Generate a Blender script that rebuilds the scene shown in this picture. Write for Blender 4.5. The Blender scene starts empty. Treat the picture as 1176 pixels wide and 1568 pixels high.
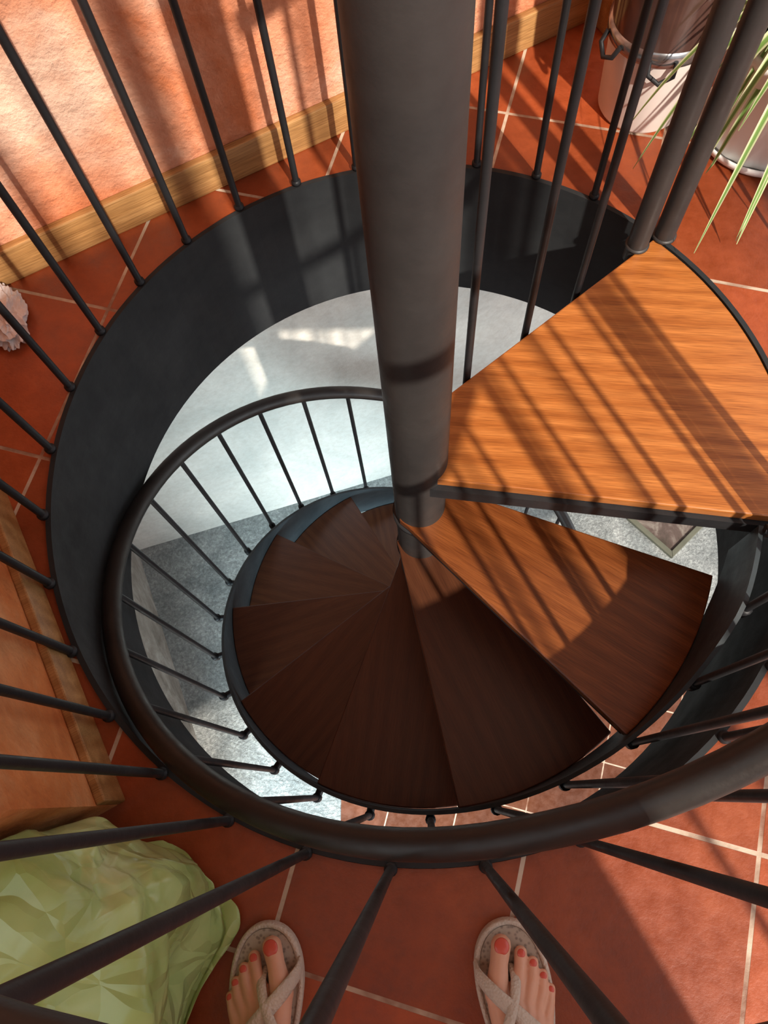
import bpy, bmesh, math, random
from mathutils import Vector, Matrix, noise
S=1.3
scene=bpy.context.scene
random.seed(4)
CX,CY=-.008*S,.447*S
R_RING=.53*S; R_TREAD=.473*S; RISE=.175*S; STEP=32.0
PHI=math.radians(28.3)
ZL=-13*RISE
def rad(a): return math.radians(a)
def RR(a): return S*(.487+.018*max(0,math.cos(rad(a-192))))
def polar(r,a,z=0): return Vector((CX+r*math.cos(rad(a)),CY+r*math.sin(rad(a)),z))
def AB(a,b,z=0):
    return Vector((S*(a*math.cos(PHI)-b*math.sin(PHI)),S*(a*math.sin(PHI)+b*math.cos(PHI)),z))
# ---------------------------------------------------------------- materials
class M:
    def __init__(s,name):
        s.m=bpy.data.materials.new(name); s.m.use_nodes=True
        s.t=s.m.node_tree; s.b=s.t.nodes['Principled BSDF']
    def n(s,typ,**kw):
        nd=s.t.nodes.new(typ)
        for k,v in kw.items():
            if k.startswith('i_'):
                nd.inputs[k[2:].replace('_',' ')].default_value=v
            else: setattr(nd,k,v)
        return nd
    def l(s,a,b): s.t.links.new(a,b)
    def set(s,**kw):
        for k,v in kw.items(): s.b.inputs[k.replace('_',' ')].default_value=v
        return s
    def coords(s,scale=(1,1,1),rot=(0,0,0),loc=(0,0,0),out='Object'):
        tc=s.n('ShaderNodeTexCoord'); mp=s.n('ShaderNodeMapping')
        mp.inputs['Scale'].default_value=scale; mp.inputs['Rotation'].default_value=rot; mp.inputs['Location'].default_value=loc
        s.l(tc.outputs[out],mp.inputs['Vector']); return mp.outputs['Vector']
    def noise(s,vec,scale,detail=6,rough=.6,dist=0):
        nd=s.n('ShaderNodeTexNoise'); nd.inputs['Scale'].default_value=scale; nd.inputs['Detail'].default_value=detail
        nd.inputs['Roughness'].default_value=rough; nd.inputs['Distortion'].default_value=dist
        s.l(vec,nd.inputs['Vector']); return nd.outputs['Fac']
    def ramp(s,fac,stops):
        nd=s.n('ShaderNodeValToRGB'); e=nd.color_ramp.elements
        while len(e)<len(stops): e.new(.5)
        for i,(p,c) in enumerate(stops):
            e[i].position=p; e[i].color=(c[0],c[1],c[2],1) if not isinstance(c,(int,float)) else (c,c,c,1)
        s.l(fac,nd.inputs['Fac']); return nd.outputs['Color']
    def mix(s,fac,a,b,mode='MIX'):
        nd=s.n('ShaderNodeMix',data_type='RGBA',blend_type=mode)
        for sock,v in ((nd.inputs[0],fac),(nd.inputs[6],a),(nd.inputs[7],b)):
            if isinstance(v,(int,float)): sock.default_value=v
            elif isinstance(v,tuple): sock.default_value=(v[0],v[1],v[2],1)
            else: s.l(v,sock)
        return nd.outputs[2]
    def color(s,c): s.l(c,s.b.inputs['Base Color'])
    def bump(s,h,strength=.3,dist=.01):
        nd=s.n('ShaderNodeBump'); nd.inputs['Strength'].default_value=strength; nd.inputs['Distance'].default_value=dist
        s.l(h,nd.inputs['Height']); s.l(nd.outputs['Normal'],s.b.inputs['Normal'])

def steel(name,c1,c2,rough=.42,met=.35,spec=.5):
    m=M(name); v=m.coords(); n1=m.noise(v,6,8,.65)
    m.color(m.ramp(n1,[(.3,c1),(.7,c2)])); m.set(Metallic=met,Roughness=rough); m.b.inputs['Specular IOR Level'].default_value=spec
    n2=m.noise(v,60,4); m.l(m.ramp(m.noise(v,14,5),[(.3,rough-.08),(.7,rough+.12)]),m.b.inputs['Roughness'])
    m.bump(n2,.12,.004); return m.m
m_steel=steel('steel_dark',(.014,.015,.017),(.028,.029,.032),.5,.2,.4)
m_rail=steel('steel_handrail',(.017,.015,.014),(.032,.028,.025),.42,.2,.45)
m_pole=steel('steel_pole',(.032,.030,.030),(.054,.049,.047),.52,.3,.4)
m_ring=steel('steel_ring',(.015,.017,.019),(.029,.032,.034),.62,.0,.24)
m_string=steel('steel_stringer',(.022,.03,.035),(.05,.065,.072),.5,.0,.35)

def wood(name,c1,c2,c3,rough=.28,sx=1.2,sy=16,coat=.3,fine=.55):
    m=M(name); v=m.coords((sx,sy,sy)); 
    n1=m.noise(v,3.0,8,.62,.6)
    col=m.ramp(n1,[(.28,c1),(.5,c2),(.72,c3)])
    v2=m.coords((.7,4,4)); w=m.n('ShaderNodeTexWave'); w.wave_type='BANDS'; w.bands_direction='Y'
    w.inputs['Scale'].default_value=2.2; w.inputs['Distortion'].default_value=9; w.inputs['Detail'].default_value=3; w.inputs['Detail Scale'].default_value=.6
    m.l(v2,w.inputs['Vector'])
    col=m.mix(.35,col,m.ramp(w.outputs['Fac'],[(0,c1),(1,c3)]))
    v3=m.coords((6,200,200)); n3=m.noise(v3,3,3,.5)
    col=m.mix(fine,col,m.ramp(n3,[(.35,(.35,.28,.22)),(.6,(1,1,1))]),'MULTIPLY')
    m.color(col); m.set(Roughness=rough); m.b.inputs['Coat Weight'].default_value=coat; m.b.inputs['Coat Roughness'].default_value=.25
    m.bump(n3,.12,.002); return m.m
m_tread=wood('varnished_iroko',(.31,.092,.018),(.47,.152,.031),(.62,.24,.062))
m_tread_mid=wood('varnished_iroko_half_shaded',(.15,.040,.010),(.22,.063,.015),(.30,.095,.025))  # same wood, part shade on the second tread put into its colour
m_tread_shaded=wood('varnished_iroko_shaded',(.068,.021,.009),(.090,.030,.012),(.12,.041,.017),.36,1.2,16,.2,.4)  # same wood, shade on the lower treads put into its colour
m_oak=wood('oak',(.26,.12,.035),(.40,.20,.065),(.55,.31,.12),.5,1.5,14,0)

def tiles(name,c1,c2,c3,rough=.38):
    m=M(name)
    v=m.coords((1,1,1),(0,0,rad(15.3)),(.135*S,-.037*S,0))
    br=m.n('ShaderNodeTexBrick'); br.offset=0; br.squash=1
    T=.2615*S
    for k,val in (('Scale',1),('Mortar Size',.0038),('Mortar Smooth',.2),('Brick Width',T),('Row Height',T),('Bias',0)): br.inputs[k].default_value=val
    br.inputs['Color1'].default_value=(.0,.0,.0,1); br.inputs['Color2'].default_value=(1,1,1,1); br.inputs['Mortar'].default_value=(.5,.5,.5,1)
    m.l(v,br.inputs['Vector'])
    v2=m.coords(); n1=m.noise(v2,3.2,6,.6,.3); n2=m.noise(v2,28,6,.7)
    base=m.ramp(n1,[(.3,c1),(.52,c2),(.75,c3)])
    base=m.mix(.22,base,br.outputs['Color'],'OVERLAY')
    base=m.mix(.5,base,m.ramp(n2,[(.35,(.62,.55,.52)),(.62,(1.05,1.05,1.05))]),'MULTIPLY')
    gr=m.ramp(m.noise(v2,9,4),[(.36,(.22,.10,.06)),(.58,(.56,.46,.35))])
    m.color(m.mix(br.outputs['Fac'],base,gr))
    m.l(m.ramp(n2,[(.3,rough-.1),(.7,rough+.15)]),m.b.inputs['Roughness'])
    inv=m.n('ShaderNodeMath',operation='MULTIPLY_ADD'); inv.inputs[1].default_value=-1.5
    m.l(br.outputs['Fac'],inv.inputs[0]); m.l(n2,inv.inputs[2]); m.bump(inv.outputs[0],.35,.004)
    return m.m
m_tile=tiles('terracotta_tiles',(.22,.042,.012),(.31,.062,.017),(.40,.090,.025))
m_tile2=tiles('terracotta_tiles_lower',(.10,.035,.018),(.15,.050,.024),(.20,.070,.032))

def stucco(name,c1,c2,c3,bs=.5,sc=2.2,sp=.4,n2s=32,strong=False,d2=.4):
    m=M(name); v=m.coords(); n1=m.noise(v,sc,7,.62,.6); n2=m.noise(v,n2s,8,.7,d2); n3=m.noise(v,7,5,.6)
    col=m.ramp(n1,[(.34,c1),(.52,c2),(.68,c3)])
    col=m.mix(sp,col,m.ramp(n2,[(.35,(.72,.66,.62)),(.6,(1,1,1))]) if not strong else m.ramp(n2,[(.40,(.45,.45,.44)),(.52,(.9,.9,.9)),(.62,(1.5,1.5,1.45))]),'MULTIPLY')
    m.color(col); m.set(Roughness=.85)
    a=m.n('ShaderNodeMath',operation='MULTIPLY_ADD'); a.inputs[1].default_value=2.4
    m.l(n3,a.inputs[0]); m.l(n2,a.inputs[2]); m.bump(a.outputs[0],bs,.018); return m.m
m_wall=stucco('orange_stucco_sunlit',(.74,.23,.09),(.86,.40,.24),(.94,.62,.46),.7,3.8,.5,26,False,0)  # paler stucco: sunlight on the back wall put into the colour
m_wall2=stucco('orange_stucco_unlit',(.55,.14,.028),(.72,.25,.07),(.82,.42,.19),.7,3.4,.5,26,False,0)  # same stucco for the left wall, its unlit tone put into the colour
m_white=stucco('pale_plaster',(.50,.50,.46),(.62,.60,.55),(.74,.71,.64),.25,1.5)
m_rubble=stucco('rubble_stone',(.22,.19,.16),(.34,.30,.26),(.46,.43,.39),1.0,7)
m_conc=stucco('rough_concrete',(.20,.22,.22),(.29,.31,.305),(.41,.43,.42),.8,5,.55,55,True)
m_ceil=stucco('ceiling_plaster',(.62,.5,.38),(.7,.58,.45),(.75,.62,.5),.1)

def plain(name,c,rough=.5,met=0,var=.15,**kw):
    m=M(name); v=m.coords(); n=m.noise(v,12,4)
    m.color(m.ramp(n,[(.3,tuple(x*(1-var) for x in c)),(.7,tuple(min(1,x*(1+var)) for x in c))]))
    m.set(Roughness=rough,Metallic=met)
    for k,val in kw.items(): m.b.inputs[k.replace('_',' ')].default_value=val
    return m
# ---------------------------------------------------------------- mesh helpers
class MB:
    def __init__(s): s.v=[]; s.f=[]; s.sm=[]
    def add(s,vs,fs,smooth=True):
        o=len(s.v); s.v+= [tuple(x) for x in vs]; s.f+=[tuple(i+o for i in f) for f in fs]; s.sm+=[smooth]*len(fs)
    def sweep(s,pts,r,n=14,closed=False,cap=True):
        pts=[Vector(p) for p in pts]; N=len(pts); rr=r if isinstance(r,(list,tuple)) else [r]*N
        vs=[]
        prev=None
        for i,p in enumerate(pts):
            if closed: t=pts[(i+1)%N]-pts[i-1]
            else: t=pts[min(i+1,N-1)]-pts[max(i-1,0)]
            t.normalize()
            if prev is None:
                ref=Vector((0,0,1)) if abs(t.z)<.9 else Vector((1,0,0))
                u=ref.cross(t).normalized()
            else:
                u=(prev-t*prev.dot(t)).normalized()
            prev=u; w=t.cross(u)
            for k in range(n):
                a=2*math.pi*k/n
                vs.append(p+(u*math.cos(a)+w*math.sin(a))*rr[i])
        fs=[]
        for i in range(N if closed else N-1):
            j=(i+1)%N
            for k in range(n):
                fs.append((i*n+k,i*n+(k+1)%n,j*n+(k+1)%n,j*n+k))
        s.add(vs,fs)
        if cap and not closed:
            s.add(vs[:n],[tuple(range(n))[::-1]],False); s.add(vs[-n:],[tuple(range(n))],False)
    def lathe(s,prof,c,n=48,flute=0,nf=24):
        vs=[]
        for (r,z) in prof:
            for k in range(n):
                a=2*math.pi*k/n; q=r*(1+flute*math.cos(nf*a))
                vs.append((c[0]+q*math.cos(a),c[1]+q*math.sin(a),c[2]+z))
        fs=[]
        for i in range(len(prof)-1):
            for k in range(n): fs.append((i*n+k,i*n+(k+1)%n,(i+1)*n+(k+1)%n,(i+1)*n+k))
        s.add(vs,fs)
    def box(s,lo,hi):
        x0,y0,z0=lo; x1,y1,z1=hi
        v=[(x0,y0,z0),(x1,y0,z0),(x1,y1,z0),(x0,y1,z0),(x0,y0,z1),(x1,y0,z1),(x1,y1,z1),(x0,y1,z1)]
        s.add(v,[(0,3,2,1),(4,5,6,7),(0,1,5,4),(1,2,6,5),(2,3,7,6),(3,0,4,7)],False)
    def prism(s,poly,z0,z1):
        n=len(poly); v=[(p[0],p[1],z0) for p in poly]+[(p[0],p[1],z1) for p in poly]
        s.add(v,[tuple(range(n))[::-1],tuple(range(n,2*n))]+[(i,(i+1)%n,n+(i+1)%n,n+i) for i in range(n)],False)
    def arcband(s,ri,ro,a0,a1,zb,zt,n):
        vs=[]
        for i in range(n+1):
            a=a0+(a1-a0)*i/n
            vs+= [polar(ri,a,zb(a)),polar(ro,a,zb(a)),polar(ro,a,zt(a)),polar(ri,a,zt(a))]
        fs=[]
        for i in range(n):
            o=i*4
            for k in range(4): fs.append((o+k,o+(k+1)%4,o+4+(k+1)%4,o+4+k))
        fs+=[(3,2,1,0),tuple(n*4+k for k in range(4))]
        s.add(vs,fs,False)
    def obj(s,name,mat,parent=None,loc=None,rotz=0,bevel=0):
        me=bpy.data.meshes.new(name); me.from_pydata(s.v,[],s.f)
        me.polygons.foreach_set('use_smooth',s.sm)
        bm=bmesh.new(); bm.from_mesh(me); bmesh.ops.recalc_face_normals(bm,faces=bm.faces); bm.to_mesh(me); bm.free()
        me.materials.append(mat)
        o=bpy.data.objects.new(name,me); scene.collection.objects.link(o)
        if loc is not None: o.location=loc
        o.rotation_euler=(0,0,rotz)
        if parent: o.parent=parent
        if bevel:
            b=o.modifiers.new('bevel','BEVEL'); b.width=bevel; b.segments=2; b.limit_method='ANGLE'
        return o
def empty(name,loc=(0,0,0)):
    e=bpy.data.objects.new(name,None); scene.collection.objects.link(e); e.location=loc; return e
def par(o,e):
    o.parent=e; o.matrix_parent_inverse=Matrix.Translation(-Vector(e.location)); return o
# ---------------------------------------------------------------- floors
HC=3.2
def slab(name,mat,a0,a1,b0,b1,z0,z1):
    mb=MB(); n=160
    ca=(CX*math.cos(PHI)+CY*math.sin(PHI)); cb=(-CX*math.sin(PHI)+CY*math.cos(PHI))
    a0*=S;a1*=S;b0*=S;b1*=S
    angs=[2*math.pi*i/n for i in range(n)]
    for (xa,xb) in ((a0,b0),(a1,b0),(a1,b1),(a0,b1)): angs.append(math.atan2(xb-cb,xa-ca)%(2*math.pi))
    angs=sorted(angs); n=len(angs)
    inn=[];out=[]
    for t in angs:
        c,s_=math.cos(t),math.sin(t)
        ts=[]
        if c>1e-9: ts.append((a1-ca)/c)
        if c<-1e-9: ts.append((a0-ca)/c)
        if s_>1e-9: ts.append((b1-cb)/s_)
        if s_<-1e-9: ts.append((b0-cb)/s_)
        d=min(ts); R=R_RING+.001
        inn.append((ca+R*c,cb+R*s_)); out.append((ca+d*c,cb+d*s_))
    vs=[(p[0],p[1],z1) for p in inn]+[(p[0],p[1],z1) for p in out]+[(p[0],p[1],z0) for p in inn]+[(p[0],p[1],z0) for p in out]
    fs=[]
    for i in range(n):
        j=(i+1)%n
        fs+=[(i,j,n+j,n+i),(2*n+i,3*n+i,3*n+j,2*n+j),(i,2*n+i,2*n+j,j),(n+i,n+j,3*n+j,3*n+i)]
    vs=[(x*math.cos(PHI)-y*math.sin(PHI),x*math.sin(PHI)+y*math.cos(PHI),z) for x,y,z in vs]
    mb.add(vs,fs,False); return mb.obj(name,mat)
slab('floor',m_tile,-1.6,2.4,-1.5,1.12,-.30*S,0)
def rbox(name,mat,a0,a1,b0,b1,z0,z1,parent=None,bevel=0):
    mb=MB(); ha=(a1-a0)/2*S; hb=(b1-b0)/2*S
    mb.box((-ha,-hb,0),(ha,hb,z1-z0))
    return mb.obj(name,mat,parent,AB((a0+a1)/2,(b0+b1)/2,z0),PHI,bevel)
WB=.999; WA=-.3445; WE=.170
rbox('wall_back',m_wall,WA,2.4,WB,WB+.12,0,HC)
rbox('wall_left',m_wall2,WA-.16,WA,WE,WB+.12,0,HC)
rbox('baseboard_back',m_oak,WA,2.4,WB-.014,WB,0,.085,None,.003)
rbox('baseboard_left',m_oak,WA,WA+.012,WE,WB-.014,0,.085,None,.003)
rbox('ceiling',m_ceil,-1.6,2.4,-.80,1.12,HC,HC+.1)
rbox('chair_leg_post',m_oak,.885,.915,.940,.985,0,2.2,None,.003)  # oak post standing in for a chair leg near the wall
# lower storey
mb=MB(); mb.box((-4,-3,-.08),(4,4.2,0)); mb.obj('floor_lower',m_conc,None,(0,0,ZL))
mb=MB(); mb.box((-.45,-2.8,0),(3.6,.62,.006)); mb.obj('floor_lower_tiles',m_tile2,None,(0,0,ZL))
def lbox(name,mat,p,q,th,z0,z1):
    p=Vector((p[0]*S,p[1]*S,0)); q=Vector((q[0]*S,q[1]*S,0)); d=q-p
    mb=MB(); mb.box((0,0,0),(d.length,th,z1-z0)); return mb.obj(name,mat,None,(p.x,p.y,z0),math.atan2(d.y,d.x))
lbox('wall_lower_back',m_white,(-1.35,1.02),(1.7,1.93),.15,ZL,-.30*S)
lbox('wall_lower_left',m_rubble,(-.72,-.35),(-1.32,1.10),.15,ZL,-.30*S)
# ---------------------------------------------------------------- ring
mb=MB()
mb.arcband(R_RING-.010,R_RING,0,360,lambda a:-.31*S,lambda a:.006,144)
mb.obj('stairwell_ring',m_ring)
# ---------------------------------------------------------------- staircase
st=empty('spiral_staircase',(CX,CY,ZL))
PX,PY=-.004*S,.444*S
RP=.0535
mb=MB(); mb.sweep([(PX,PY,ZL),(PX,PY,HC)],RP,56,cap=True); par(mb.obj('center_pole',m_pole),st)
mb=MB()
for k in range(1,13):
    z=-k*RISE
    mb.lathe([(RP,-.045),(RP+.006,-.045),(RP+.006,-.034),(RP,-.034)],(PX,PY,z),40)
par(mb.obj('collars',m_steel),st)
def tread(a_hi,a_lo,z,mat,name,R=R_TREAD,th=.026):
    mid=(a_hi+a_lo)/2
    h=rad((a_hi-a_lo)/2)
    pts=[]
    n=22
    for i in range(n+1):
        t=-h+2*h*i/n
        pts.append((R*math.cos(t),R*math.sin(t)))
    pts+=[(.05*math.cos(rad(75)),.057),(-.012,.0535),(-.012,-.0535),(.05*math.cos(rad(75)),-.057)]
    mb=MB(); mb.prism(pts,-th,0)
    o=mb.obj(name,mat,None,(CX,CY,z),rad(mid),.003); par(o,st)
    mb=MB(); pl=[(x*.992,y*.985) for x,y in pts]; mb.prism(pl,-th-.014,-th-.001)
    o2=mb.obj(name+'_steel_plate',m_steel,None,(CX,CY,z),rad(mid)); par(o2,st)
nt=12
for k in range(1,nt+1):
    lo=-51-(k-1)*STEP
    tread(lo+STEP+3,lo,-k*RISE,m_tread_mid if k<2 else m_tread_shaded,'tread_%d'%(k+1))
def P(x,y): return (x*S,y*S)
arc=[polar(R_RING-.012,44-i*(44+11.5)/24) for i in range(25)]
poly=[P(.046,.550)]+[(p.x,p.y) for p in arc]+[P(.0152,.4130),P(-.01,.405),P(-.02,.47),P(.02,.50)]
mb=MB(); mb.prism([(x-CX,y-CY) for x,y in poly],-.026,0); 
ga=rad(-6)
R2=Matrix.Rotation(-ga,3,'Z'); mb.v=[tuple(R2@Vector(v)) for v in mb.v]
par(mb.obj('landing_tread',m_tread,None,(CX,CY,0.004),ga,.003),st)
mb=MB()
def bar(p,q,z0,z1,w):
    p=Vector((p[0],p[1],0)); q=Vector((q[0],q[1],0)); d=(q-p).normalized(); nn=Vector((-d.y,d.x,0))*w/2
    mb.prism([(p+nn)[:2],(p-nn)[:2],(q-nn)[:2],(q+nn)[:2]],z0,z1)
e1=polar(R_RING-.012,-11.5); e2=polar(R_RING-.012,44)
bar(P(.010,.4105),(e1.x,e1.y-.002),-.060,-.0225,.012); bar(P(.042,.551),(e2.x,e2.y),-.065,-.0225,.010)
par(mb.obj('landing_frame',m_steel),st)
ramp=lambda a: -RISE*((-a-51)/STEP+1)
A_END=-51-(nt-1)*STEP-6
mb=MB(); mb.arcband(R_TREAD+.001,R_TREAD+.009,-13,A_END,lambda a:max(ZL,ramp(a)-.20),lambda a:min(-.01,ramp(a)+.05),150)
par(mb.obj('stringer',m_string),st)
H=.63*S
mb=MB(); pts=[]
a=-8
while a>A_END: pts.append(polar(RR(a),a,min(ramp(a)+H,.97))); a-=3
mb.sweep(pts,.0195,20); 
par(mb.obj('handrail',m_rail),st)
mb=MB(); a=-163+12.4*12
while a>A_END:
    b0=max(ZL,min(-.02,ramp(a)-.02)); r_=RR(a)
    mb.sweep([polar(r_-.003,a,b0),polar(r_,a,min(ramp(a)+H,.97))],.0068,10)
    mb.sweep([polar(R_TREAD+.004,a,b0+.03),polar(r_,a,b0+.03)],.009,8)
    mb.lathe([(.0068,.018),(.0115,.018),(.0115,.042),(.0068,.044)],polar(r_-.003,a,b0),12)
    a-=12.4
par(mb.obj('stair_balusters',m_steel),st)
# ---------------------------------------------------------------- guard railing around opening
gr=empty('guard_railing',(CX,CY,0))
angs=[57,67.7,78.4,89.1]+[99.8+11.08*i for i in range(16)]+[278,290.5,302.5,314,326,338,349]
RB=R_RING+.003
mb=MB()
for a in angs:
    mb.sweep([polar(RB,a,.0),polar(RB,a,.97)],.0072,12)
    mb.lathe([(.0072,.006),(.0105,.006),(.0105,.013),(.0072,.016)],polar(RB,a,0),14)
g0=Vector((.069*S,.578*S,0)); g1=Vector((.333*S,.800*S,0))
for t in (0,.345,.66):
    p=g0.lerp(g1,t); mb.sweep([p+Vector((0,0,-.05)),p+Vector((0,0,.97))],.0072,12)
par(mb.obj('balusters',m_steel),gr)
mb=MB()
pa=polar(.493*S,45.3,-.03); pb=polar(.535*S,43.2,0)
for p in (pa,pb):
    mb.sweep([p,Vector((p.x,p.y,.99))],.0205,28)
    mb.lathe([(.0205,.006),(.024,.006),(.024,.010),(.0205,.012)],(p.x,p.y,0),28)
par(mb.obj('newel_posts',m_pole),gr)
mb=MB(); mb.sweep([polar(RB,43.5+ (349.5-43.5)*i/110,.97) for i in range(111)],.0200,18)
mb.sweep([Vector((.03*S,.50*S,.97)),Vector((pa.x,pa.y,.97))],.0200,18)
par(mb.obj('top_rail',m_rail),gr)
# ---------------------------------------------------------------- unseen window wall, added to shape the sunlight
BW=-.72; SILL=1.97
rbox('sun_block_wall',m_wall,-1.6,.145,BW-.08,BW,0,SILL)  # unseen; height set to keep sun off the feet and floor
gd=empty('shadow_window',AB(0,BW,SILL))
def gbox(a0,a1,z0,z1,nm,e=gd):
    o=rbox(nm,m_oak,a0,a1,BW-.05,BW-.01,z0,z1); par(o,e)
for i,(a,w) in enumerate(((-1.55,.05),(-.9,.04),(-.50,.03),(-.30,.018),(-.19,.012),(-.12,.03),(-.03,.014),(.015,.010),(.085,.06))):  # unseen slats, spaced to cast shadow bands on the back wall
    gbox(a,a+w,SILL,HC,'shadow_mullion_%d'%i)
gd2=empty('shadow_posts',AB(1.0,BW,0))
for i,(a,w) in enumerate(((.262,.012),(.355,.022),(.445,.012),(.565,.05),(.90,.05),(1.3,.05),(1.75,.05))):  # unseen posts, placed to cast shadow bands on landing and wall
    gbox(a,a+w,0,HC,'shadow_post_%d'%i,gd2)
gbox(.145,1.8,0,.12,'shadow_post_rail',gd2)
# ---------------------------------------------------------------- bag
def bag():
    me=bpy.data.meshes.new('plastic_bag'); bm=bmesh.new()
    bmesh.ops.create_icosphere(bm,subdivisions=7,radius=1)
    rn=random.Random(11)
    folds=[]
    for i in range(26):
        dv=Vector((rn.gauss(0,1),rn.gauss(0,1),rn.gauss(0,.7))).normalized()
        f=1.0+i*.17
        folds.append((dv,f,rn.uniform(0,2),.085/(f**.85),rn.uniform(0,9)))
    def tri(x): x=x%2; return abs(x-1)
    cB=Vector((-.487*S,-.222*S,0)); nb=Vector((-math.sin(PHI),math.cos(PHI),0))
    for v in bm.verts:
        d=v.co.normalized()
        wv=d+Vector((noise.noise(d*1.3),noise.noise(d*1.3+Vector((5,5,5))),noise.noise(d*1.3+Vector((9,1,5)))))*.35
        q=.0
        for dv,f,ph,am,sd in folds:
            msk=max(0,min(1,.5+2.2*noise.noise(d*1.6+Vector((sd,sd*2,-sd)))))
            q+=am*msk*(tri(wv.dot(dv)*f+ph)-.5)*2
        q=.96+q
        e=.62
        x,y,z=[math.copysign(abs(c)**e,c) for c in d]
        v.co=Vector((x*.25*S*q+.16*y*.195*S,y*.195*S*q,z*.21*q))
        w=v.co+cB; b=w.dot(nb)/S
        if b>.160:
            k=(b-.160)*S; v.co-=nb*k
        w=v.co+cB
        r=Vector((w.x-CX,w.y-CY,0)); 
        if r.length<.548*S: v.co+=r.normalized()*(.548*S-r.length)
        if v.co.z<-.13: v.co.z=-.13-.02*noise.noise(d*4)
    bm.to_mesh(me); bm.free()
    mn=min(v.co.z for v in me.vertices)
    for v in me.vertices: v.co.z-=mn
    for p in me.polygons: p.use_smooth=True
    m=M('green_plastic_film'); v=m.coords(); n1=m.noise(v,4,5,.55,1.5)
    m.color(m.ramp(n1,[(.3,(.30,.43,.13)),(.55,(.42,.55,.22)),(.75,(.56,.67,.34))]))
    m.set(Roughness=.24); m.b.inputs['Subsurface Weight'].default_value=.1; m.b.inputs['Subsurface Radius'].default_value=(.03,.04,.01)
    vo=m.n('ShaderNodeTexVoronoi'); vo.feature='DISTANCE_TO_EDGE'; vo.inputs['Scale'].default_value=11
    ns=m.n('ShaderNodeTexNoise'); ns.inputs['Scale'].default_value=4; m.l(m.coords(),ns.inputs['Vector'])
    vw=m.mix(.25,m.coords((1,2.2,1)),ns.outputs['Color']); m.l(vw,vo.inputs['Vector'])
    m.bump(vo.outputs['Distance'],.8,.03)
    me.materials.append(m.m)
    o=bpy.data.objects.new('plastic_bag',me); scene.collection.objects.link(o)
    o.location=cB
bag()
# ---------------------------------------------------------------- person (feet, ankles, lower legs) with sandals
m_skin=plain('skin',(.66,.36,.24),.5,0,.08); m_skin.b.inputs['Subsurface Weight'].default_value=.15; m_skin.b.inputs['Subsurface Radius'].default_value=(.02,.008,.004); m_skin=m_skin.m
m_nail=plain('red_nail_polish',(.58,.09,.06),.2,0,.02).m
m_sandal=plain('sandal_beige_rubber',(.54,.47,.39),.7,0,.12)
v=m_sandal.coords((1,1,1)); vo=m_sandal.n('ShaderNodeTexVoronoi'); vo.inputs['Scale'].default_value=260; m_sandal.l(v,vo.inputs['Vector']); m_sandal.bump(vo.outputs['Distance'],.5,.003); m_sandal=m_sandal.m
m_insole=M('sandal_insole'); v=m_insole.coords(); vo=m_insole.n('ShaderNodeTexVoronoi'); vo.inputs['Scale'].default_value=170; m_insole.l(v,vo.inputs['Vector'])
m_insole.color(m_insole.ramp(vo.outputs['Distance'],[(.2,(.23,.19,.155)),(.5,(.42,.36,.29))])); m_insole.set(Roughness=.8); m_insole=m_insole.m
pe=empty('person',(-.07,-.38,0))
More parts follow.
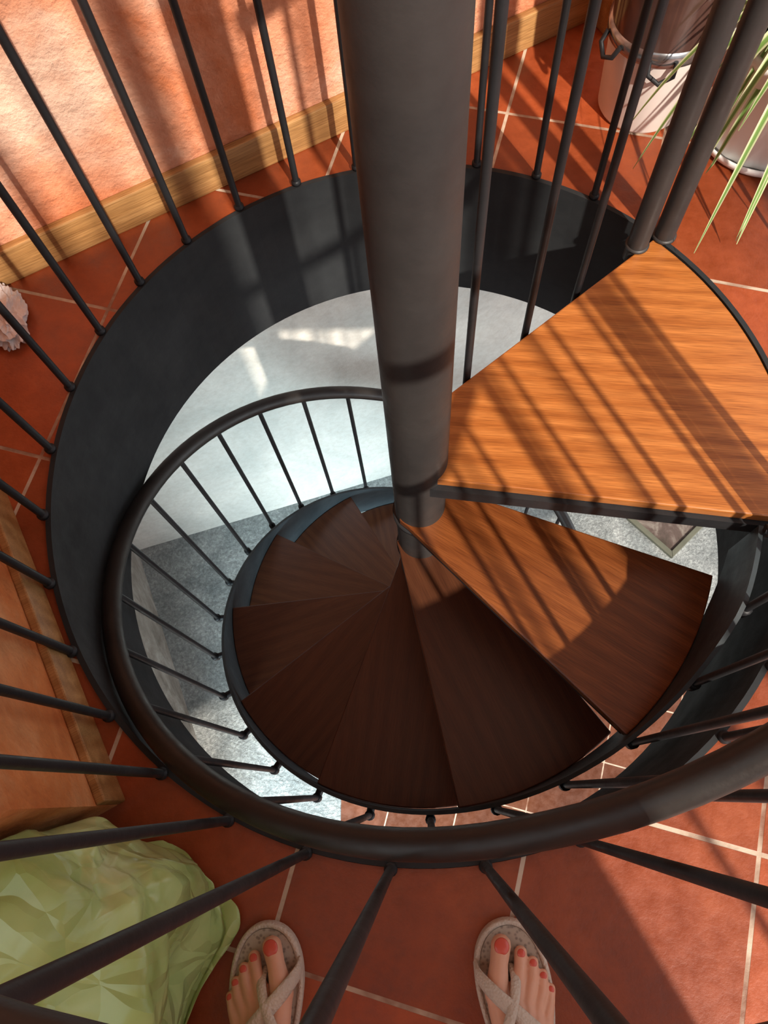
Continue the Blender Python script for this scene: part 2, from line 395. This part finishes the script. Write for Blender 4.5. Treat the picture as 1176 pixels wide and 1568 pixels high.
def foot(side,loc,rot,tag):
    root=bpy.data.objects.new('foot_frame_'+tag,None); scene.collection.objects.link(root)
    root.parent=pe; root.location=Vector(loc)-Vector(pe.location); root.rotation_euler=(0,0,rot)
    def put(o): o.parent=root; return o
    sx=side
    outl=[(-.004,0),(.026,-.008),(.046,-.032),(.054,-.07),(.050,-.11),(.041,-.15),(.037,-.19),(.036,-.225),(.024,-.252),(0,-.262),(-.024,-.252),(-.037,-.225),(-.042,-.19),(-.049,-.15),(-.056,-.11),(-.056,-.075),(-.048,-.036),(-.030,-.010)]
    def smooth(o,it=2):
        for _ in range(it):
            q=[]
            for i in range(len(o)):
                a=Vector(o[i]);b=Vector(o[(i+1)%len(o)]); q+=[a*.75+b*.25,a*.25+b*.75]
            o=q
        return [tuple(x) for x in o]
    O=[(x*sx,y) for x,y in smooth(outl)]
    mb=MB(); mb.prism(O,0,.022); put(mb.obj('sandal_sole_'+tag,m_sandal,None,(0,0,0),0,.004))
    I=[(x*.86,-.131+(y+.131)*.93) for x,y in O]
    mb=MB(); mb.prism(I,.020,.0235); put(mb.obj('sandal_insole_'+tag,m_insole,None,(0,0,0)))
    mb=MB(); mb.sweep([(x*.93,-.131+(y+.131)*.965,.0225) for x,y in O],.0042,8,closed=True); put(mb.obj('sandal_rim_'+tag,m_sandal))
    bm=bmesh.new()
    def ball(p,r,sc=(1,1,1)):
        bmesh.ops.create_icosphere(bm,subdivisions=2,radius=1,matrix=Matrix.Translation((p[0]*sx,p[1],p[2]))@Matrix.Diagonal((r*sc[0],r*sc[1],r*sc[2],1)))
    def chain(pts):
        for (p0,r0),(p1,r1) in zip(pts[:-1],pts[1:]):
            p0=Vector(p0);p1=Vector(p1); n=max(2,int((p1-p0).length/(min(r0,r1)*.35)))
            for i in range(n+1):
                t=i/n; ball(p0.lerp(p1,t),r0+(r1-r0)*t)
    z0=.024
    toes=[ # tip, knuckle, base, radii
      ((.010,-.033),(.017,-.055),(.026,-.090),.0150,.0134,.0178),
      ((-.0168,-.046),(-.0115,-.066),(-.001,-.096),.0096,.0088,.0135),
      ((-.0318,-.060),(-.0275,-.079),(-.014,-.106),.0089,.0083,.0130),
      ((-.0435,-.077),(-.0392,-.094),(-.026,-.117),.0083,.0078,.0120),
      ((-.0510,-.095),(-.0470,-.110),(-.036,-.130),.0079,.0075,.0120)]
    for tp,kn,bs,r0,r1,r2 in toes:
        chain([((tp[0],tp[1],z0+r0*.85),r0),((kn[0],kn[1],z0+r1+.006),r1),((bs[0],bs[1],z0+r2+.006),r2)])
    for bx,by,br,mx,my in ((.026,-.090,.0165,.014,-.16),(-.001,-.096,.0135,.004,-.16),(-.014,-.106,.013,-.006,-.165),(-.026,-.117,.0125,-.014,-.17),(-.036,-.130,.0125,-.018,-.18)):
        chain([((bx,by,z0+br+.004),br),((mx,my,z0+.034),.023),((0,-.200,.080),.031)])
    chain([((0,-.232,z0+.024),.026),((0,-.215,.075),.030),((0,-.212,.12),.031),((0,-.215,.20),.038),((0,-.222,.32),.050),((0,-.215,.44),.052)])
    chain([((-.018,-.15,z0+.012),.013),((0,-.225,z0+.02),.024)])
    me=bpy.data.meshes.new('foot_'+tag); bm.to_mesh(me); bm.free(); me.materials.append(m_skin)
    o=bpy.data.objects.new('foot_and_leg_'+tag,me); scene.collection.objects.link(o); put(o)
    r=o.modifiers.new('r','REMESH'); r.mode='VOXEL'; r.voxel_size=.0019; r.use_smooth_shade=True
    s_=o.modifiers.new('s','SMOOTH'); s_.iterations=4; s_.factor=.5
    bm=bmesh.new()
    for i,(tp,kn,bs,r0,r1,r2) in enumerate(toes):
        d=Vector(((tp[0]-kn[0])*sx,tp[1]-kn[1],0)); d.normalize(); ang=math.atan2(d.y,d.x)-math.pi/2
        c=Vector((tp[0]*sx,tp[1],z0+r0*1.70)); w=r0*(.72 if i==0 else .60)
        bmesh.ops.create_uvsphere(bm,u_segments=20,v_segments=12,radius=1,matrix=Matrix.Translation(c)@Matrix.Rotation(ang,4,'Z')@Matrix.Rotation(rad(-12),4,'X')@Matrix.Diagonal((w,w*1.05,r0*.24,1)))
    me=bpy.data.meshes.new('toenails_'+tag); bm.to_mesh(me); bm.free(); me.materials.append(m_nail)
    for p in me.polygons: p.use_smooth=True
    o=bpy.data.objects.new('toenails_'+tag,me); scene.collection.objects.link(o); put(o)
    def strap(pts,w,nm):
        mb=MB(); P_=[Vector((x*sx,y,z)) for x,y,z in pts]
        Q=[]
        for i in range(len(P_)-1):
            p0=P_[max(i-1,0)];p1=P_[i];p2=P_[i+1];p3=P_[min(i+2,len(P_)-1)]
            for k in range(8):
                t=k/8; Q.append(.5*((2*p1)+(p2-p0)*t+(2*p0-5*p1+4*p2-p3)*t*t+(3*p1-p0-3*p2+p3)*t**3))
        Q.append(P_[-1]); vs=[];N=len(Q)
        for i,p in enumerate(Q):
            t=(Q[min(i+1,N-1)]-Q[max(i-1,0)]).normalized()
            nrm=(p-Vector((0,p.y,.02))).normalized(); sd=t.cross(nrm).normalized(); nn=sd.cross(t).normalized()
            if nn.dot(nrm)<0: nn=-nn
            vs+=[p+sd*w/2,p+sd*w/4+nn*.0026,p-sd*w/4+nn*.0026,p-sd*w/2,p-sd*w/2-nn*.002,p+sd*w/2-nn*.002]
        fs=[]
        for i in range(N-1):
            for k in range(6): fs.append((i*6+k,i*6+(k+1)%6,i*6+6+(k+1)%6,i*6+6+k))
        mb.add(vs,fs); put(mb.obj(nm+'_'+tag,m_sandal))
    strap([(.050,-.058,.022),(.048,-.068,.044),(.032,-.085,.064),(.005,-.110,.071),(-.022,-.136,.068),(-.044,-.158,.050),(-.048,-.168,.022)],.021,'strap_cross')
    strap([(-.003,-.062,.028),(-.003,-.076,.052),(.006,-.100,.071),(.022,-.130,.080),(.037,-.160,.064),(.041,-.175,.022)],.014,'strap_toe')
    strap([(.040,-.19,.022),(.040,-.215,.05),(.020,-.256,.07),(0,-.264,.072),(-.020,-.256,.07),(-.040,-.215,.05),(-.040,-.19,.022)],.010,'strap_heel')
foot(1,(-.190*S+.004,-.1365*S,0),rad(3),'left')
foot(-1,(.083*S,-.1315*S,0),rad(6),'right')
# ---------------------------------------------------------------- plant
pp=empty('potted_spider_plant',(.566*S,1.020*S,0)); pc=pp.location
m_wp=plain('white_plastic',(.90,.90,.88),.3,0,.02).m
mb=MB(); mb.lathe([(.0,.004),(.130,.004),(.137,.008),(.142,.022),(.138,.026),(.128,.012)],pc,64); par(mb.obj('saucer',m_wp),pp)
mb=MB(); mb.lathe([(0,.010),(.118,.010),(.124,.016),(.138,.22),(.146,.222),(.148,.245),(.139,.247),(.134,.22),(.0,.21)],pc,96,.012,18); par(mb.obj('pot',m_wp),pp)
mb=MB(); mb.lathe([(0,.222),(.08,.226),(.134,.218)],pc,32); par(mb.obj('soil',plain('soil',(.04,.022,.012),.95).m),pp)
m=M('variegated_leaf'); uv=m.n('ShaderNodeUVMap'); sp=m.n('ShaderNodeSeparateXYZ'); m.l(uv.outputs[0],sp.inputs[0])
m.color(m.ramp(sp.outputs[0],[(.0,(.62,.66,.42)),(.2,(.55,.60,.34)),(.32,(.16,.30,.07)),(.68,(.14,.26,.06)),(.85,(.56,.62,.36))])); m.set(Roughness=.4)
m_leaf=m.m
verts=[];faces=[];uvs=[]
def leaf(az,L,lift,w,droop):
    N=16; b=Vector((math.cos(az),math.sin(az),0)); sd=Vector((-b.y,b.x,0))
    o=len(verts); p0=Vector((pc.x,pc.y,.22))+b*random.uniform(.0,.04)+sd*random.uniform(-.02,.02)
    tw=random.uniform(-.5,.5)
    for i in range(N+1):
        t=i/N; p=p0+b*(L*(.25*t+.75*t**1.4))+Vector((0,0,lift*math.sin(min(t*1.6,1.57))*1.0-droop*t**2.4)); p+=sd*(tw*L*.25*t*t)
        if p.z<.03: p.z=.03
        ww=w*(.55+.45*math.sin(math.pi*min(t*1.4+.1,1)))*(1-t**4)+.0006
        for k,(q,dz) in enumerate(((-1,.35),(0,0),(1,.35))):
            verts.append(p+sd*(q*ww)+Vector((0,0,dz*ww))); 
    for i in range(N):
        for k in range(2):
            faces.append((o+i*3+k,o+i*3+k+1,o+i*3+k+4,o+i*3+k+3)); uvs.append([(k/2,i/N),((k+1)/2,i/N),((k+1)/2,(i+1)/N),(k/2,(i+1)/N)])
for i in range(100):
    az=random.uniform(0,2*math.pi); leaf(az,random.uniform(.14,.30),random.uniform(.10,.32),random.uniform(.010,.016),random.uniform(.12,.34))
for az in (190,203,214,224,234,244,254,264,274,284):
    leaf(rad(az),random.uniform(.26,.36),random.uniform(.14,.24),.014,random.uniform(.30,.42))
me=bpy.data.meshes.new('leaves'); me.from_pydata([tuple(v) for v in verts],[],faces); ul=me.uv_layers.new(name='UVMap'); i=0
for q in uvs:
    for c in q: ul.data[i].uv=c; i+=1
for p in me.polygons: p.use_smooth=True
me.materials.append(m_leaf); o=bpy.data.objects.new('leaves',me); scene.collection.objects.link(o); par(o,pp)
# ---------------------------------------------------------------- lidded canister
cn=empty('lidded_canister',(.376*S,1.088*S,0)); cc=cn.location
k_=.78
mb=MB(); mb.lathe([(0,.0),(.108*k_,.0),(.116*k_,.010),(.128*k_,.17),(.130*k_,.175)],cc,64); par(mb.obj('body',plain('white_enamel',(.76,.70,.65),.3,0,.05).m),cn)
mb=MB(); mb.lathe([(.130*k_,.172),(.136*k_,.176),(.138*k_,.20),(.131*k_,.205)],cc,64); par(mb.obj('clamp_band',plain('chrome',(.35,.35,.36),.22,.9).m),cn)
mb=MB(); mb.lathe([(.131*k_,.203),(.134*k_,.30),(.130*k_,.36),(.10*k_,.40),(.04,.42),(0,.422)],cc,64); par(mb.obj('smoked_lid',plain('smoked_glass',(.07,.035,.028),.12,.0,.2).m),cn)
mb=MB()
for a in (200,262):
    d=Vector((math.cos(rad(a)),math.sin(rad(a)),0)); t=Vector((-d.y,d.x,0)); c=Vector(cc)
    mb.sweep([c+d*.106+t*.026+Vector((0,0,.19)),c+d*.118+t*.024+Vector((0,0,.17)),c+d*.122+Vector((0,0,.155)),c+d*.118-t*.024+Vector((0,0,.17)),c+d*.106-t*.026+Vector((0,0,.19))],.005,10)
par(mb.obj('latches',m_steel),cn)
# ---------------------------------------------------------------- crumpled white cloth by the left wall
me=bpy.data.meshes.new('crumpled_cloth'); bm=bmesh.new(); bmesh.ops.create_icosphere(bm,subdivisions=5,radius=1)
for v in bm.verts:
    d=v.co.normalized(); r=noise.ridged_multi_fractal(Vector((d.x*3,d.y*1.2,d.z*2)),1,2.2,4,1,2); 
    v.co=Vector((d.x*.050,d.y*.085,d.z*.032))*(.6+.30*r)
    v.co.z=max(v.co.z,-.015)+.015
bm.to_mesh(me); bm.free(); me.materials.append(plain('white_cotton',(.66,.60,.58),.9).m)
o=bpy.data.objects.new('crumpled_cloth',me); scene.collection.objects.link(o); o.location=(-.648*S,.70*S,0); o.rotation_euler=(0,0,.5)
# ---------------------------------------------------------------- framed picture lying downstairs
fr=empty('picture_frame',(1.083*S,1.137*S,ZL)); fc=fr.location
mb=MB(); w=.165
for s4 in range(4):
    Rm=Matrix.Rotation(math.pi/2*s4,3,'Z')
    vv=[Rm@Vector(p) for p in ((-w,-w,0),(w,-w,0),(w-.03,-w+.03,0),(-w+.03,-w+.03,0))]
    mb.prism([p[:2] for p in vv],0,.025)
m_fr=plain('olive_frame',(.10,.10,.07),.5).m
o=mb.obj('frame',m_fr,None,fc,rad(43),.003); par(o,fr)
mb=MB(); mb.prism([(-w+.025,-w+.025),(w-.025,-w+.025),(w-.025,w-.025),(-w+.025,w-.025)],0.0,.012)
mp=stucco('painted_picture',(.04,.03,.02),(.09,.06,.05),(.22,.19,.16),.0,9)
par(mb.obj('picture',mp,None,fc,rad(43)),fr)
# ---------------------------------------------------------------- lights
sun=bpy.data.lights.new('sun','SUN'); sun.energy=6.2; sun.angle=rad(1.2); sun.color=(1,.90,.78)
so_=bpy.data.objects.new('sun',sun); scene.collection.objects.link(so_)
e=rad(41.5); az=rad(118.6); d=Vector((math.cos(az)*math.cos(e),math.sin(az)*math.cos(e),-math.sin(e)))
so_.rotation_euler=d.to_track_quat('-Z','Y').to_euler(); so_.location=(3,-4,4)
def area(name,loc,tgt,sx,sy,en,col,spread=180):
    L=bpy.data.lights.new(name,'AREA'); L.shape='RECTANGLE'; L.size=sx; L.size_y=sy; L.energy=en; L.color=col; L.spread=rad(spread)
    o=bpy.data.objects.new(name,L); scene.collection.objects.link(o); o.location=loc
    o.rotation_euler=(Vector(tgt)-Vector(loc)).to_track_quat('-Z','Y').to_euler()
area('downstairs_wall_fill',(1.9,-1.3,-.75),(-.5,1.7,-1.7),.25,.35,16,(.92,.97,1))  # added fill for the lower wall, small for sharper rail shadows; no window
area('downstairs_side_fill',(2.6,1.0,-1.5),(-.6,1.6,-2.6),1.2,1.2,11,(.85,.95,1))  # added fill aimed low on the lower back wall
area('downstairs_floor_fill',(-.9,-1.8,-1.2),(-1.0,1.0,-2.96),.8,1.2,60,(.68,.91,1),75)  # added cool fill brightening the lower floor; no door there
w=bpy.data.worlds.new('world'); scene.world=w; w.use_nodes=True
bg=w.node_tree.nodes['Background']; bg.inputs[0].default_value=(.95,.96,1,1); bg.inputs[1].default_value=1.25
# ---------------------------------------------------------------- camera
cam=bpy.data.cameras.new('camera'); co=bpy.data.objects.new('camera',cam); scene.collection.objects.link(co)
r=Vector((.99858,0,-.0533)).normalized(); u=Vector((.0183,.939,.3431)); u=(u-r*u.dot(r)).normalized(); b=r.cross(u)
co.matrix_world=Matrix(((r.x,u.x,b.x,0),(r.y,u.y,b.y,0),(r.z,u.z,b.z,S),(0,0,0,1)))
cam.sensor_fit='HORIZONTAL'; cam.sensor_width=36; cam.lens=36*1178/1176; cam.clip_start=.01
scene.camera=co
scene.view_settings.view_transform='Standard'
